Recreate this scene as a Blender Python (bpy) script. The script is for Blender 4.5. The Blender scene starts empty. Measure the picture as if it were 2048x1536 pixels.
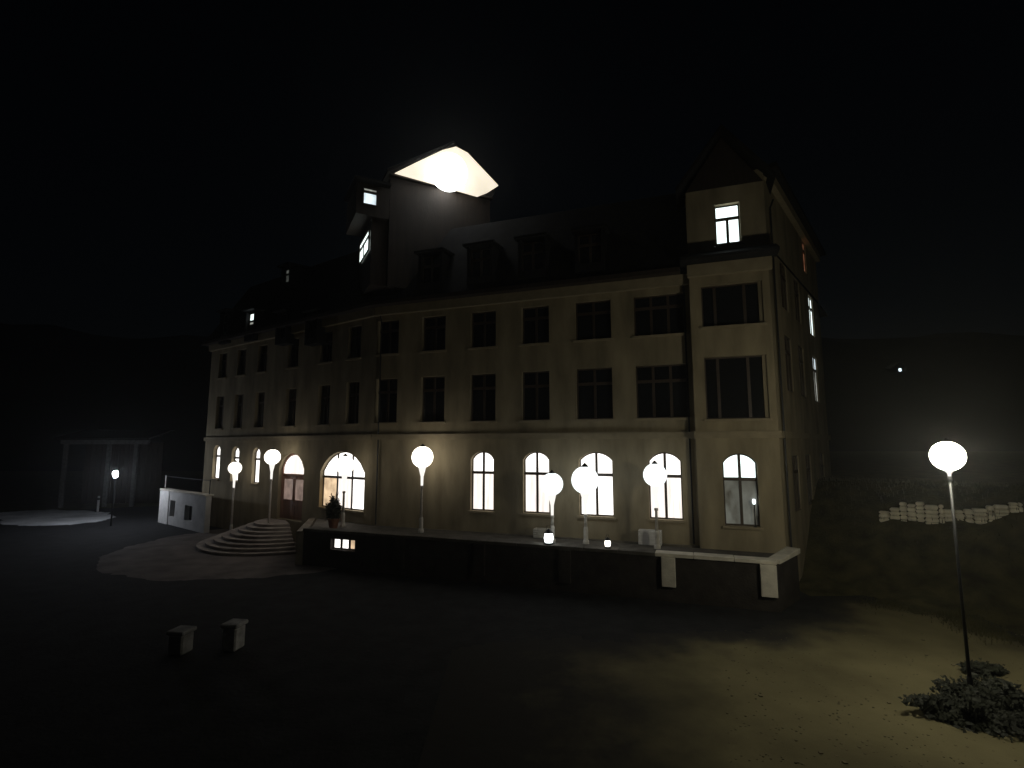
import bpy, bmesh, math, random
from mathutils import Vector, Matrix, noise
random.seed(7)
R = math.radians
sc = bpy.context.scene
col = sc.collection

# ------------------------------------------------------------------ camera
CAM_H = 5.1
PITCH = 6.8
cam_d = bpy.data.cameras.new('camera')
cam_d.sensor_width = 36.0
cam_d.lens = 18.0
cam_d.clip_start = 0.1
cam_d.clip_end = 3000
cam = bpy.data.objects.new('camera', cam_d)
cam.location = (0, 0, CAM_H)
cam.rotation_euler = (R(90 + PITCH), 0, 0)
col.objects.link(cam)
sc.camera = cam

# ------------------------------------------------------------------ night sky
w = bpy.data.worlds.new('World')
sc.world = w
w.use_nodes = True
nt = w.node_tree
bg = nt.nodes['Background']
sky = nt.nodes.new('ShaderNodeTexSky')
sky.sky_type = 'NISHITA'
sky.sun_disc = False
sky.sun_elevation = R(28)
sky.sun_rotation = R(200)
nt.links.new(sky.outputs[0], bg.inputs[0])
bg.inputs[1].default_value = 0.00034

moon_d = bpy.data.lights.new('moon', 'SUN')
moon_d.energy = 0.0015
moon_d.angle = R(0.5)
moon_d.color = (0.85, 0.9, 1.0)
moon = bpy.data.objects.new('moon', moon_d)
moon.rotation_euler = (R(62), 0, R(-20))
col.objects.link(moon)

sc.view_settings.view_transform = 'Standard'
sc.view_settings.look = 'None'
sc.view_settings.exposure = 0.0
sc.view_settings.gamma = 1.0
sc.view_settings.use_curve_mapping = False
sc.render.engine = 'CYCLES'
sc.cycles.use_denoising = True
sc.cycles.denoiser = 'OPENIMAGEDENOISE'
sc.cycles.max_bounces = 5
sc.cycles.volume_bounces = 0
sc.cycles.sample_clamp_indirect = 3.0

# ------------------------------------------------------------------ helpers
def ray(px, py):
    """direction through a point of the 2048x1536 photograph"""
    c, s = math.cos(R(PITCH)), math.sin(R(PITCH))
    x, y = (px - 1024) / 1024, (768 - py) / 1024
    return Vector((x, c - s * y, s + c * y))

def on_depth(px, py, Y):
    d = ray(px, py)
    return Vector((0, 0, CAM_H)) + d * (Y / d.y)

def on_height(px, py, h=0.0):
    d = ray(px, py)
    return Vector((0, 0, CAM_H)) + d * ((h - CAM_H) / d.z)

class Frame:
    """a wall's own axes: s along it, d outwards, h up"""
    def __init__(self, o, ang):
        self.o = Vector((o[0], o[1], 0))
        self.u = Vector((math.cos(R(ang)), -math.sin(R(ang)), 0))
        self.n = Vector((-math.sin(R(ang)), -math.cos(R(ang)), 0))
    def p(self, s, d, h):
        return self.o + self.u * s + self.n * d + Vector((0, 0, h))
    def hit(self, px, py, d=0.0):
        r = ray(px, py); c = Vector((0, 0, CAM_H))
        o = self.o + self.n * d
        t = (o - c).dot(self.n) / r.dot(self.n)
        q = c + r * t
        return (q - self.o).dot(self.u), q.z

WORLD = Frame((0, 0), 0)
WORLD.n = Vector((0, 1, 0))

MATS = {}
def mat(name, color, rough=0.8, bump=0.0, scale=8.0, var=0.25, metal=0.0, emit=None, strength=0.0, coat=0.0, detail=6.0, stretch=None):
    m = bpy.data.materials.new(name); m.use_nodes = True
    t = m.node_tree; b = t.nodes['Principled BSDF']
    b.inputs['Roughness'].default_value = rough
    b.inputs['Metallic'].default_value = metal
    b.inputs['Specular IOR Level'].default_value = 0.15 if rough > .75 else 0.5
    tc = t.nodes.new('ShaderNodeTexCoord')
    nz = t.nodes.new('ShaderNodeTexNoise')
    nz.inputs['Scale'].default_value = scale
    nz.inputs['Detail'].default_value = detail
    src = tc.outputs['Object']
    if stretch:
        mp = t.nodes.new('ShaderNodeMapping'); mp.inputs['Scale'].default_value = stretch
        t.links.new(src, mp.inputs[0]); src = mp.outputs[0]
    t.links.new(src, nz.inputs['Vector'])
    cr = t.nodes.new('ShaderNodeValToRGB')
    cr.color_ramp.elements[0].position = 0.3; cr.color_ramp.elements[1].position = 0.7
    lo = [max(0, c * (1 - var)) for c in color]; hi = [min(1, c * (1 + var)) for c in color]
    cr.color_ramp.elements[0].color = (*lo, 1); cr.color_ramp.elements[1].color = (*hi, 1)
    t.links.new(nz.outputs[0], cr.inputs[0])
    t.links.new(cr.outputs[0], b.inputs['Base Color'])
    if bump:
        bp = t.nodes.new('ShaderNodeBump'); bp.inputs['Strength'].default_value = bump; bp.inputs['Distance'].default_value = 0.03
        n2 = t.nodes.new('ShaderNodeTexNoise'); n2.inputs['Scale'].default_value = scale * 6; n2.inputs['Detail'].default_value = 8
        t.links.new(src, n2.inputs['Vector'])
        t.links.new(n2.outputs[0], bp.inputs['Height']); t.links.new(bp.outputs[0], b.inputs['Normal'])
    if emit:
        b.inputs['Emission Color'].default_value = (*emit, 1)
        b.inputs['Emission Strength'].default_value = strength
    MATS[name] = m
    return m

def lit(name, color, strength, scale=2.0, amount=0.35, stretch=(1, 1, 1)):
    """a lit curtain or pane: it glows unevenly, as cloth folds do"""
    m = bpy.data.materials.new(name); m.use_nodes = True
    t = m.node_tree; b = t.nodes['Principled BSDF']
    b.inputs['Base Color'].default_value = (0.3, 0.29, 0.27, 1)
    b.inputs['Roughness'].default_value = 0.3
    b.inputs['Emission Color'].default_value = (*color, 1)
    tc = t.nodes.new('ShaderNodeTexCoord'); mp = t.nodes.new('ShaderNodeMapping'); mp.inputs['Scale'].default_value = stretch
    nz = t.nodes.new('ShaderNodeTexNoise'); nz.inputs['Scale'].default_value = scale; nz.inputs['Detail'].default_value = 4
    mr = t.nodes.new('ShaderNodeMapRange')
    mr.inputs['From Min'].default_value = 0.3; mr.inputs['From Max'].default_value = 0.7
    mr.inputs['To Min'].default_value = strength * (1 - amount); mr.inputs['To Max'].default_value = strength * (1 + amount)
    t.links.new(tc.outputs['Object'], mp.inputs[0]); t.links.new(mp.outputs[0], nz.inputs['Vector'])
    t.links.new(nz.outputs[0], mr.inputs['Value']); t.links.new(mr.outputs[0], b.inputs['Emission Strength'])
    MATS[name] = m
    return m

mat('plaster', (0.285, 0.238, 0.155), 0.9, 0.4, 1.5, 0.3, detail=9, stretch=(1, 1, .3))
mat('plinth_stone', (0.17, 0.15, 0.12), 0.9, 0.6, 2.5, 0.3)
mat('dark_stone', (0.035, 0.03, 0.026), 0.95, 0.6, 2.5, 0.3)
mat('trim', (0.30, 0.25, 0.165), 0.85, 0.2, 3, 0.12)
mat('slate', (0.018, 0.017, 0.018), 0.9, 0.4, 3, 0.3)
mat('timber_dark', (0.03, 0.02, 0.014), 0.7, 0.3, 6, 0.3, stretch=(1, 1, 0.15))
mat('grey_wood', (0.13, 0.125, 0.12), 0.8, 0.3, 5, 0.3)
mat('frame_paint', (0.055, 0.038, 0.026), 0.5, 0.1, 6, 0.2)
mat('glass_dark', (0.010, 0.011, 0.013), 0.06, 0, 1, 0.05)
mat('door_wood', (0.26, 0.14, 0.10), 0.45, 0.2, 5, 0.3, stretch=(1, 1, 0.2))
mat('asphalt', (0.022, 0.022, 0.023), 0.95, 0.5, 1.5, 0.3)
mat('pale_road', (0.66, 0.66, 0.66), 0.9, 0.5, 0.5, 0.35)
mat('paving', (0.15, 0.13, 0.12), 0.9, 0.5, 1.0, 0.35)
mat('gravel', (0.15, 0.131, 0.070), 0.95, 0.35, 0.45, 0.3, detail=5)
mat('grass', (0.06, 0.054, 0.024), 0.95, 0.9, 1.6, 0.5)
mat('blade', (0.06, 0.055, 0.024), 0.8, 0, 1.0, 0.4)
mat('hill', (0.01, 0.012, 0.01), 1.0, 0, 0.05, 0.4)
mat('concrete', (0.56, 0.52, 0.44), 0.9, 0.4, 2.2, 0.22)
mat('worn_render', (0.38, 0.37, 0.36), 0.95, 0.6, 4, 0.4)
mat('grey_stone', (0.24, 0.235, 0.23), 0.95, 0.5, 3, 0.3)
mat('pale_render', (0.50, 0.49, 0.47), 0.9, 0.3, 1.5, 0.15)
mat('shaded_stone', (0.085, 0.078, 0.066), 0.95, 0.5, 2.2, 0.35)  # coping and floor stone with the lack of light put into its colour
mat('step_stone', (0.36, 0.32, 0.29), 0.9, 0.4, 2.0, 0.25)
mat('rubble_small', (0.15, 0.13, 0.08), 0.95, 0.3, 6, 0.4)
mat('rubble', (0.80, 0.74, 0.60), 0.95, 0.9, 2.5, 0.25)
mat('post_paint', (0.62, 0.58, 0.52), 0.5, 0.1, 8, 0.12)
mat('iron', (0.03, 0.03, 0.032), 0.5, 0.2, 8, 0.2, metal=0.6)
mat('leaf', (0.018, 0.021, 0.010), 0.7, 0, 2, 0.45)
mat('bark', (0.06, 0.045, 0.03), 0.9, 0.5, 4, 0.3)
mat('terracotta', (0.22, 0.10, 0.06), 0.8, 0.2, 5, 0.2)
mat('board_white', (0.70, 0.68, 0.65), 0.7, 0.1, 3, 0.1)
mat('brass', (0.35, 0.25, 0.1), 0.35, 0, 3, 0.1, metal=1.0)
lit('pane_white', (1.0, 0.95, 0.90), 1.9, 1.4, 0.3)
lit('pane_warm', (1.0, 0.90, 0.82), 1.25, 2.2, 0.25, (5, 5, .35))
lit('pane_cool', (0.86, 1.0, 0.97), 1.9, 1.8, 0.25)
lit('pane_lace', (0.80, 0.86, 0.76), 0.06, 3.2, 0.95, (1, 1, 0.6))
lit('pane_dim', (0.85, 0.88, 0.78), 0.30, 4.0, 0.8)
lit('pane_amber', (1.0, 0.72, 0.45), 0.75, 2.0, 0.5)
lit('pane_red', (0.8, 0.32, 0.16), 0.24, 3.0, 0.6)
lit('pane_gable', (1.0, 0.89, 0.70), 1.0, 0.7, 0.12)
lit('leaf_lamplight', (1.0, 0.70, 0.58), 0.2, 3.0, 0.5)  # for panels added to the door, in place of lamplight on its wood
lit('pane_hut', (0.8, 0.95, 1.0), 2.5, 1.0, 0.2)
lit('pane_cold', (0.82, 0.95, 1.0), 1.0, 3.0, 0.4)

class MB:
    def __init__(self): self.v = []; self.f = []
    def quad(self, *pts):
        i = len(self.v); self.v += [tuple(p) for p in pts]; self.f.append(tuple(range(i, i + len(pts))))
        return self
    def hexa(self, P):
        """eight corners: bottom ring of four then top ring of four"""
        i = len(self.v); self.v += [tuple(p) for p in P]
        self.f += [(i, i+3, i+2, i+1), (i+4, i+5, i+6, i+7), (i, i+1, i+5, i+4), (i+1, i+2, i+6, i+5), (i+2, i+3, i+7, i+6), (i+3, i, i+4, i+7)]
        return self
    def box(self, fr, s0, s1, d0, d1, h0, h1):
        return self.hexa([fr.p(s0, d0, h0), fr.p(s1, d0, h0), fr.p(s1, d1, h0), fr.p(s0, d1, h0),
                          fr.p(s0, d0, h1), fr.p(s1, d0, h1), fr.p(s1, d1, h1), fr.p(s0, d1, h1)])
    def prism(self, poly, h0, h1):
        n = len(poly); i = len(self.v)
        self.v += [(p[0], p[1], h0) for p in poly] + [(p[0], p[1], h1) for p in poly]
        self.f.append(tuple(range(i + n - 1, i - 1, -1))); self.f.append(tuple(range(i + n, i + 2 * n)))
        for k in range(n):
            a, b = k, (k + 1) % n
            self.f.append((i + a, i + b, i + n + b, i + n + a))
        return self
    def slab(self, fr, poly, d0, d1):
        """an outline in the wall's (s, h) plane given thickness d0..d1"""
        n = len(poly); i = len(self.v)
        self.v += [tuple(fr.p(s, d0, h)) for s, h in poly] + [tuple(fr.p(s, d1, h)) for s, h in poly]
        self.f.append(tuple(range(i + n - 1, i - 1, -1))); self.f.append(tuple(range(i + n, i + 2 * n)))
        for k in range(n):
            a, b = k, (k + 1) % n
            self.f.append((i + a, i + b, i + n + b, i + n + a))
        return self
    def lathe(self, c, prof, seg=20):
        i = len(self.v)
        for r, h in prof:
            for k in range(seg):
                a = 2 * math.pi * k / seg
                self.v.append((c[0] + r * math.cos(a), c[1] + r * math.sin(a), c[2] + h))
        for j in range(len(prof) - 1):
            for k in range(seg):
                a, b = i + j * seg + k, i + j * seg + (k + 1) % seg
                self.f.append((a, b, b + seg, a + seg))
        self.f.append(tuple(range(i + seg - 1, i - 1, -1)))
        j = i + (len(prof) - 1) * seg
        self.f.append(tuple(range(j, j + seg)))
        return self
    def tube(self, pts, r0, r1=None, seg=8):
        r1 = r0 if r1 is None else r1
        i = len(self.v); n = len(pts)
        for k, p in enumerate(pts):
            p = Vector(p)
            t = (Vector(pts[min(k + 1, n - 1)]) - Vector(pts[max(k - 1, 0)])).normalized()
            a = t.orthogonal().normalized(); b = t.cross(a)
            r = r0 + (r1 - r0) * k / (n - 1)
            for q in range(seg):
                g = 2 * math.pi * q / seg
                self.v.append(tuple(p + a * math.cos(g) * r + b * math.sin(g) * r))
        for k in range(n - 1):
            for q in range(seg):
                a, b = i + k * seg + q, i + k * seg + (q + 1) % seg
                self.f.append((a, b, b + seg, a + seg))
        self.f.append(tuple(range(i + seg - 1, i - 1, -1)))
        self.f.append(tuple(range(i + (n - 1) * seg, i + n * seg)))
        return self
    def build(self, name, material, parent=None, smooth=False, bevel=0.0):
        me = bpy.data.meshes.new(name)
        me.from_pydata(self.v, [], self.f)
        bm = bmesh.new(); bm.from_mesh(me)
        bmesh.ops.recalc_face_normals(bm, faces=bm.faces)
        if bevel:
            bmesh.ops.remove_doubles(bm, verts=bm.verts, dist=0.0005)
            bmesh.ops.bevel(bm, geom=[e for e in bm.edges if e.is_manifold and e.calc_face_angle(0) > 0.6], offset=bevel, segments=1, affect='EDGES')
        bm.to_mesh(me); bm.free()
        if smooth:
            for p in me.polygons: p.use_smooth = True
        o = bpy.data.objects.new(name, me)
        me.materials.append(MATS[material])
        col.objects.link(o)
        if parent is not None:
            o.parent = parent
            o.matrix_parent_inverse = chain(parent).inverted()
        return o

def chain(o):
    m = o.matrix_parent_inverse @ Matrix.Translation(o.location)
    return chain(o.parent) @ m if o.parent else Matrix.Translation(o.location)

def tag(o, label, cat, group=None, kind=None):
    if label: o['label'] = label
    if cat: o['category'] = cat
    if group: o['group'] = group
    if kind: o['kind'] = kind
    return o

def thing(name, loc, label, cat, group=None):
    o = bpy.data.objects.new(name, None); o.location = loc; o.empty_display_size = 0.2
    col.objects.link(o)
    return tag(o, label, cat, group)

def struct(o, label=None):
    o['kind'] = 'structure'
    if label: o['label'] = label
    return o

def sm(a, b, x):
    t = max(0, min(1, (x - a) / (b - a))); return t * t * (3 - 2 * t)

# the gravel thins out into the tarmac towards the left
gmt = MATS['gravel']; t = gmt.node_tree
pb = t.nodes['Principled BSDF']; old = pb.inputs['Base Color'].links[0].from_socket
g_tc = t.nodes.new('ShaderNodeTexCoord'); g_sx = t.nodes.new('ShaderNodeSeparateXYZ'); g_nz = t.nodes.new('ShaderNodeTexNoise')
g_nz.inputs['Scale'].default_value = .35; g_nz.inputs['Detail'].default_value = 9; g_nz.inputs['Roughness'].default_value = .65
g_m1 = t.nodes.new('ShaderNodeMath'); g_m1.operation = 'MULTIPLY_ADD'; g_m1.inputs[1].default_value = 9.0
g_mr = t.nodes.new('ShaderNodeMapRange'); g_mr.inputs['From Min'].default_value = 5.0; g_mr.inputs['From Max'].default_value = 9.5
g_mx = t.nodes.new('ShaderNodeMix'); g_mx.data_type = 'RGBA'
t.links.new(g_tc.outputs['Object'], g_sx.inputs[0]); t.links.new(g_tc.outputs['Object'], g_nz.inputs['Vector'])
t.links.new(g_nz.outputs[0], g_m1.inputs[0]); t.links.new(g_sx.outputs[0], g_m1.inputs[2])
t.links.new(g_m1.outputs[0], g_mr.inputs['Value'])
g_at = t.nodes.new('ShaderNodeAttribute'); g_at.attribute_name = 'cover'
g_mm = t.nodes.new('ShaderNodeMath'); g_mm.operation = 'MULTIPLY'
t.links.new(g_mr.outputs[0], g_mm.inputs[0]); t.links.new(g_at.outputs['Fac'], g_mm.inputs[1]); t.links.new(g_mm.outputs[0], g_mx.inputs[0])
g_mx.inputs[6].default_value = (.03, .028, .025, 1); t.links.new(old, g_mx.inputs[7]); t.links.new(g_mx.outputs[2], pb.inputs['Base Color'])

# ------------------------------------------------------------------ ground
def bank(x, y):
    q = (x + y - 30.5) / 1.4142
    if x < 8: q -= (8 - x) * 1.0
    return 3.55 * sm(0, 4.6, q)

def sheet(name, material, poly, z, rough=.22, label=None):
    pts = []; n = len(poly)
    for i in range(n):                                  # worn, uneven edge
        a, b = Vector(poly[i][:2]), Vector(poly[(i + 1) % n][:2]); L_ = (b - a).length
        k_ = max(1, min(60, int(L_ / .18)))
        nn = Vector((-(b - a).y, (b - a).x)) / max(L_, 1e-6)
        for q in range(k_):
            p = a + (b - a) * q / k_
            v = Vector((p.x, p.y, 2.0))
            pts.append(p + nn * rough * (noise.noise(v * .7) * .8 + noise.noise(v * 2.6) * .4 + noise.noise(v * 7) * .2))
    m = MB(); m.quad(*[(p.x, p.y, z) for p in pts])
    return struct(m.build(name, material), label)

gm = MB()
xs = [-900, -400, -200, -120, -80] + [-60 + 2.0 * i for i in range(61)] + [80, 120, 200, 400, 900]
ys = [-300, -100, -40, -20] + [-8 + 2.0 * i for i in range(36)] + [80, 120, 200, 400, 900, 1500]
for y in ys:
    for x in xs:
        gm.v.append((x, y, bank(x, y) - 0.02 + 0.02 * noise.noise(Vector((x * .3, y * .3, 0)))))
nx = len(xs)
for j in range(len(ys) - 1):
    for i in range(nx - 1):
        a = j * nx + i
        gm.f.append((a, a + 1, a + nx + 1, a + nx))
struct(gm.build('ground', 'grass', smooth=True), 'dark grassy ground with a bank rising on the right')

# dark tarmac forecourt between the camera and the terrace
G = lambda x, y: on_height(x, y, 0)
sheet('forecourt', 'asphalt', [(-34, 2.5), (0.5, 2.5), (0.5, 9), G(1180, 1306), G(1405, 1302), G(1600, 1292), G(1705, 1250), G(1742, 1215), (12.4, 18.3), (9.9, 20.5), (-6, 27), (-30, 44), (-44, 36)], 0.012, label='dark tarmac forecourt in front of the terrace')
# pale gravel path lit by the big lamp
path = [G(930, 1330), G(1180, 1306), G(1405, 1302), G(1600, 1292), G(1705, 1250), G(1742, 1215), G(1900, 1232), (12.6, 14.2), (15, 12.5), (15, 2.0), (-1.0, 2.0)]
def edge_dist(x, y):
    inside = False; best = 1e9; n = len(path)
    for i in range(n):
        ax, ay = path[i][0], path[i][1]; bx, by = path[(i + 1) % n][0], path[(i + 1) % n][1]
        if (ay > y) != (by > y) and x < (bx - ax) * (y - ay) / (by - ay) + ax: inside = not inside
        dx, dy = bx - ax, by - ay
        q = max(0, min(1, ((x - ax) * dx + (y - ay) * dy) / (dx * dx + dy * dy + 1e-9)))
        best = min(best, math.hypot(x - ax - q * dx, y - ay - q * dy))
    return best if inside else -best
gp_ = MB(); cell = .16; NX, NY = int(17 / cell), int(17 / cell); cover = []
for j_ in range(NY + 1):
    for i_ in range(NX + 1):
        x, y = -1.5 + i_ * cell, 1.5 + j_ * cell
        v = Vector((x, y, 5.0))
        d = edge_dist(x, y) + .75 * noise.noise(v * .5) + .45 * noise.noise(v * 1.7) + .3 * noise.noise(v * 4.5)
        cover.append(d); gp_.v.append((x, y, .02 + .012 * noise.noise(v * .8)))
for j_ in range(NY):
    for i_ in range(NX):
        a = j_ * (NX + 1) + i_; q = (a, a + 1, a + NX + 2, a + NX + 1)
        if max(cover[k] for k in q) > -.9: gp_.f.append(q)
gpo = gp_.build('gravel_path', 'gravel', smooth=True)
at_ = gpo.data.attributes.new('cover', 'FLOAT', 'POINT')
for k, c in enumerate(cover): at_.data[k].value = sm(-.8, .8, c)
struct(gpo, 'pale gravel path curving past the street lamp')
# pale paving in front of the fan of steps, and by the shelter
sheet('entrance_paving', 'paving', [(-12.2 + 7.2 * math.cos(R(k * 6)), 27.3 + 7.2 * math.sin(R(k * 6))) for k in range(60)], 0.018, rough=.5, label='pale worn paving at the foot of the curved steps')
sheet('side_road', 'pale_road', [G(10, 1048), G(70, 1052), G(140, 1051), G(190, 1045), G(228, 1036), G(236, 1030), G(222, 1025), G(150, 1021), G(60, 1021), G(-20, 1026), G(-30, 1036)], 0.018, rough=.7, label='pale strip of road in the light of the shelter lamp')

# ------------------------------------------------------------------ the hotel
F = Frame((8.46, 19.0), 20)          # long front
risalit_d = 0.55
sB, _ = F.hit(745, 960)              # bend between front and entrance wing
sC, _ = F.hit(1563, 960, risalit_d)  # right corner
B = F.p(sB, 0, 0); C = F.p(sC, risalit_d, 0); C0 = F.p(sC, 0, 0)
W = Frame((B.x, B.y), 35)            # entrance wing, s negative to the left
sA, _ = W.hit(408, 930)
A = W.p(sA, 0, 0)
E = Frame((C.x, C.y), -51)           # right end wall
sD = 11.5
D = E.p(sD, 0, 0)
hotel = thing('hotel_building', B, 'large three-storey plastered mountain hotel with arched lit ground-floor windows and mansard roof', 'building')
EAVE = 11.75

def arc(s0, s1, h, rise, n=10):
    """points of a segmental arch from s0 to s1 springing at h"""
    wd = (s1 - s0) / 2; r = (wd * wd + rise * rise) / (2 * rise); c = (s0 + s1) / 2
    return [(c + (2 * k / n - 1) * wd, h + math.sqrt(max(0, r * r - ((2 * k / n - 1) * wd) ** 2)) - (r - rise)) for k in range(n + 1)]

def wall(name, fr, s0, s1, h0, h1, ops, d=0.0, thick=0.4, material='plaster', parent=hotel):
    m = MB()
    ss = sorted({s0, s1, *[o[0] for o in ops], *[o[1] for o in ops]})
    hs = sorted({h0, h1, *[o[2] for o in ops], *[o[3] for o in ops]})
    for a, b in zip(ss, ss[1:]):
        for c, e in zip(hs, hs[1:]):
            ms, mh = (a + b) / 2, (c + e) / 2
            if any(o[0] < ms < o[1] and o[2] < mh < o[3] for o in ops): continue
            for dd in (d, d - thick):
                m.quad(fr.p(a, dd, c), fr.p(b, dd, c), fr.p(b, dd, e), fr.p(a, dd, e))
    for o in ops:
        a, b, c, e = o[:4]; rise = o[4] if len(o) > 4 else 0
        top = e - rise
        m.quad(fr.p(a, d, c), fr.p(a, d - thick, c), fr.p(a, d - thick, top), fr.p(a, d, top))
        m.quad(fr.p(b, d, c), fr.p(b, d - thick, c), fr.p(b, d - thick, top), fr.p(b, d, top))
        m.quad(fr.p(a, d, c), fr.p(b, d, c), fr.p(b, d - thick, c), fr.p(a, d - thick, c))
        if not rise:
            m.quad(fr.p(a, d, e), fr.p(b, d, e), fr.p(b, d - thick, e), fr.p(a, d - thick, e))
        else:
            pts = arc(a, b, top, rise)
            for (s1_, g1), (s2_, g2) in zip(pts, pts[1:]):
                for dd in (d, d - thick):
                    m.quad(fr.p(s1_, dd, g1), fr.p(s2_, dd, g2), fr.p(s2_, dd, e), fr.p(s1_, dd, e))
                m.quad(fr.p(s1_, d, g1), fr.p(s2_, d, g2), fr.p(s2_, d - thick, g2), fr.p(s1_, d - thick, g1))
    for s in (s0, s1):
        m.quad(fr.p(s, d, h0), fr.p(s, d - thick, h0), fr.p(s, d - thick, h1), fr.p(s, d, h1))
    m.quad(fr.p(s0, d, h1), fr.p(s1, d, h1), fr.p(s1, d - thick, h1), fr.p(s0, d - thick, h1))
    return m.build(name, material, parent)

def window(fr, a, b, c, e, d=0.0, rise=0.0, cols=2, transom=0.36, up='glass_dark', low='glass_dark', sill=True, parent=hotel, name='window', bar=0.05, mull=None, upcols=None):
    """frame with mullions and transom; every pane a piece of its own"""
    dz = d - 0.2
    fm = MB(); t = bar; T = e - rise
    fm.box(fr, a, a + t, dz - .07, dz, c, T); fm.box(fr, b - t, b, dz - .07, dz, c, T)
    fm.box(fr, a + t, b - t, dz - .07, dz, c, c + t)
    ht = c + (T - c) * (1 - transom) if not rise else c + (e - c) * (1 - transom)
    if rise:
        o_ = arc(a, b, T, rise); i_ = arc(a + t, b - t, T, rise - t)
        for k in range(len(o_) - 1):
            fm.slab(fr, [i_[k], i_[k + 1], o_[k + 1], o_[k]], dz - .07, dz)
    else:
        fm.box(fr, a + t, b - t, dz - .07, dz, e - t, e)
    if transom:
        fm.box(fr, a + t, b - t, dz - .07, dz + .012, ht - .06, ht + .06)
    edges = mull or [a + (b - a) * k / cols for k in range(1, cols)]
    uedges = edges if upcols is None else [a + (b - a) * k / upcols for k in range(1, upcols)]
    mw = 0.05
    bounds = lambda ed: list(zip([a + t] + [x + mw for x in ed], [x - mw for x in ed] + [b - t]))
    for x in edges:
        fm.box(fr, x - mw, x + mw, dz - .07, dz + .005, c + t, (ht - .06) if transom else e - t)
    def topat(s):
        if not rise: return e - t
        wd = (b - a) / 2 - t; r0 = rise - t; r = (wd * wd + r0 * r0) / (2 * r0)
        return T + math.sqrt(max(0, r * r - (s - (a + b) / 2) ** 2)) - (r - r0)
    if transom:
        for x in uedges:
            fm.box(fr, x - mw, x + mw, dz - .07, dz + .005, ht + .06, topat(x) + 0.01)
    win = fm.build(name, 'frame_paint', parent)
    def mt(v, k): return v[k % len(v)] if isinstance(v, (list, tuple)) else v
    for k, (x0, x1) in enumerate(bounds(edges)):
        top = (ht - .06) if transom else e - t
        p = MB().slab(fr, [(x0, c + t), (x1, c + t), (x1, top), (x0, top)], dz - .045, dz - .03)
        p.build('pane', mt(low, k), win)
    if transom:
        for k, (x0, x1) in enumerate(bounds(uedges)):
            pts = [(x0, ht + .06), (x1, ht + .06)]
            n = 6
            for q in range(n + 1):
                x = x1 + (x0 - x1) * q / n
                pts.append((x, max(topat(x), ht + .1)))
            MB().slab(fr, pts, dz - .045, dz - .03).build('pane', mt(up, k), win)
    if sill:
        MB().box(fr, a - .08, b + .08, d - .19, d + .09, c - .09, c - .003).build('sill', 'trim', win)
    return win

# --- front, main part: openings by column
sR, _ = F.hit(1384, 700, risalit_d)          # left edge of the projecting bay
def span(fr, x0, x1, y, d=0.0): return fr.hit(x0, y, d)[0], fr.hit(x1, y, d)[0]
gf = [span(F, 1297, 1364, 960), span(F, 1158, 1226, 960), span(F, 1046, 1098, 960), span(F, 941, 987, 960)]
GF0, GF1 = 2.28, 4.82
ops = []; wins = []
for k, (a, b) in enumerate(gf):
    ops.append((a, b, GF0, GF1, 0.34)); 
    wins.append((F, a, b, GF0, GF1, 0.0, dict(rise=0.34, up='pane_white', low=('pane_warm', 'pane_warm') if k != 1 else 'pane_white')))
cent = [(a + b) / 2 for a, b in gf]
step = cent[2] - cent[3]
cent += [cent[3] - step * 1.02, cent[3] - step * 2.04]
for k, c0 in enumerate(cent):
    hw = 1.0 if k == 0 else (0.62 if k > 1 else 0.75)
    for (h0, h1) in ((6.15, 8.25), (9.45, 11.1)):
        ops.append((c0 - hw, c0 + hw, h0, h1)); wins.append((F, c0 - hw, c0 + hw, h0, h1, 0.0, dict(cols=3 if k == 0 else 2, transom=0.3)))
wall('front_wall', F, sB, sR, 1.4, EAVE, ops)
# --- projecting bay on the right
ops2 = []
a, b = span(F, 1446, 1516, 960, risalit_d)
ops2.append((a, b, GF0 - .03, GF1 - .02, 0.34)); wins.append((F, a, b, GF0 - .03, GF1 - .02, risalit_d, dict(rise=0.34, up='pane_cool', low='pane_lace')))
c0 = (a + b) / 2 + .02
for (h0, h1) in ((6.05, 8.35), (9.5, 11.1)):
    ops2.append((c0 - 1.05, c0 + 1.05, h0, h1)); wins.append((F, c0 - 1.05, c0 + 1.05, h0, h1, risalit_d, dict(cols=3, transom=0.0, mull=[c0 - .58, c0 + .45])))
ga, gb = c0 - .44, c0 + .44
gh0, gh1 = F.hit(1452, 487, risalit_d)[1], F.hit(1443, 408, risalit_d)[1]
ops2.append((ga, gb, gh0, gh1))
wall('bay_wall', F, sR, sC, 1.4, 14.9, ops2, d=risalit_d, thick=0.45)
for fr, a, b, c, e, d, kw in wins: window(fr, a, b, c, e, d, **kw)
window(F, ga, gb, gh0, gh1, risalit_d, cols=2, upcols=1, transom=0.34, up='pane_cool', low='pane_cool')
MB().box(F, sR - .02, sR + .38, 0.003, risalit_d - .455, 1.4, 14.9).build('bay_return', 'plaster', hotel)
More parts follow.
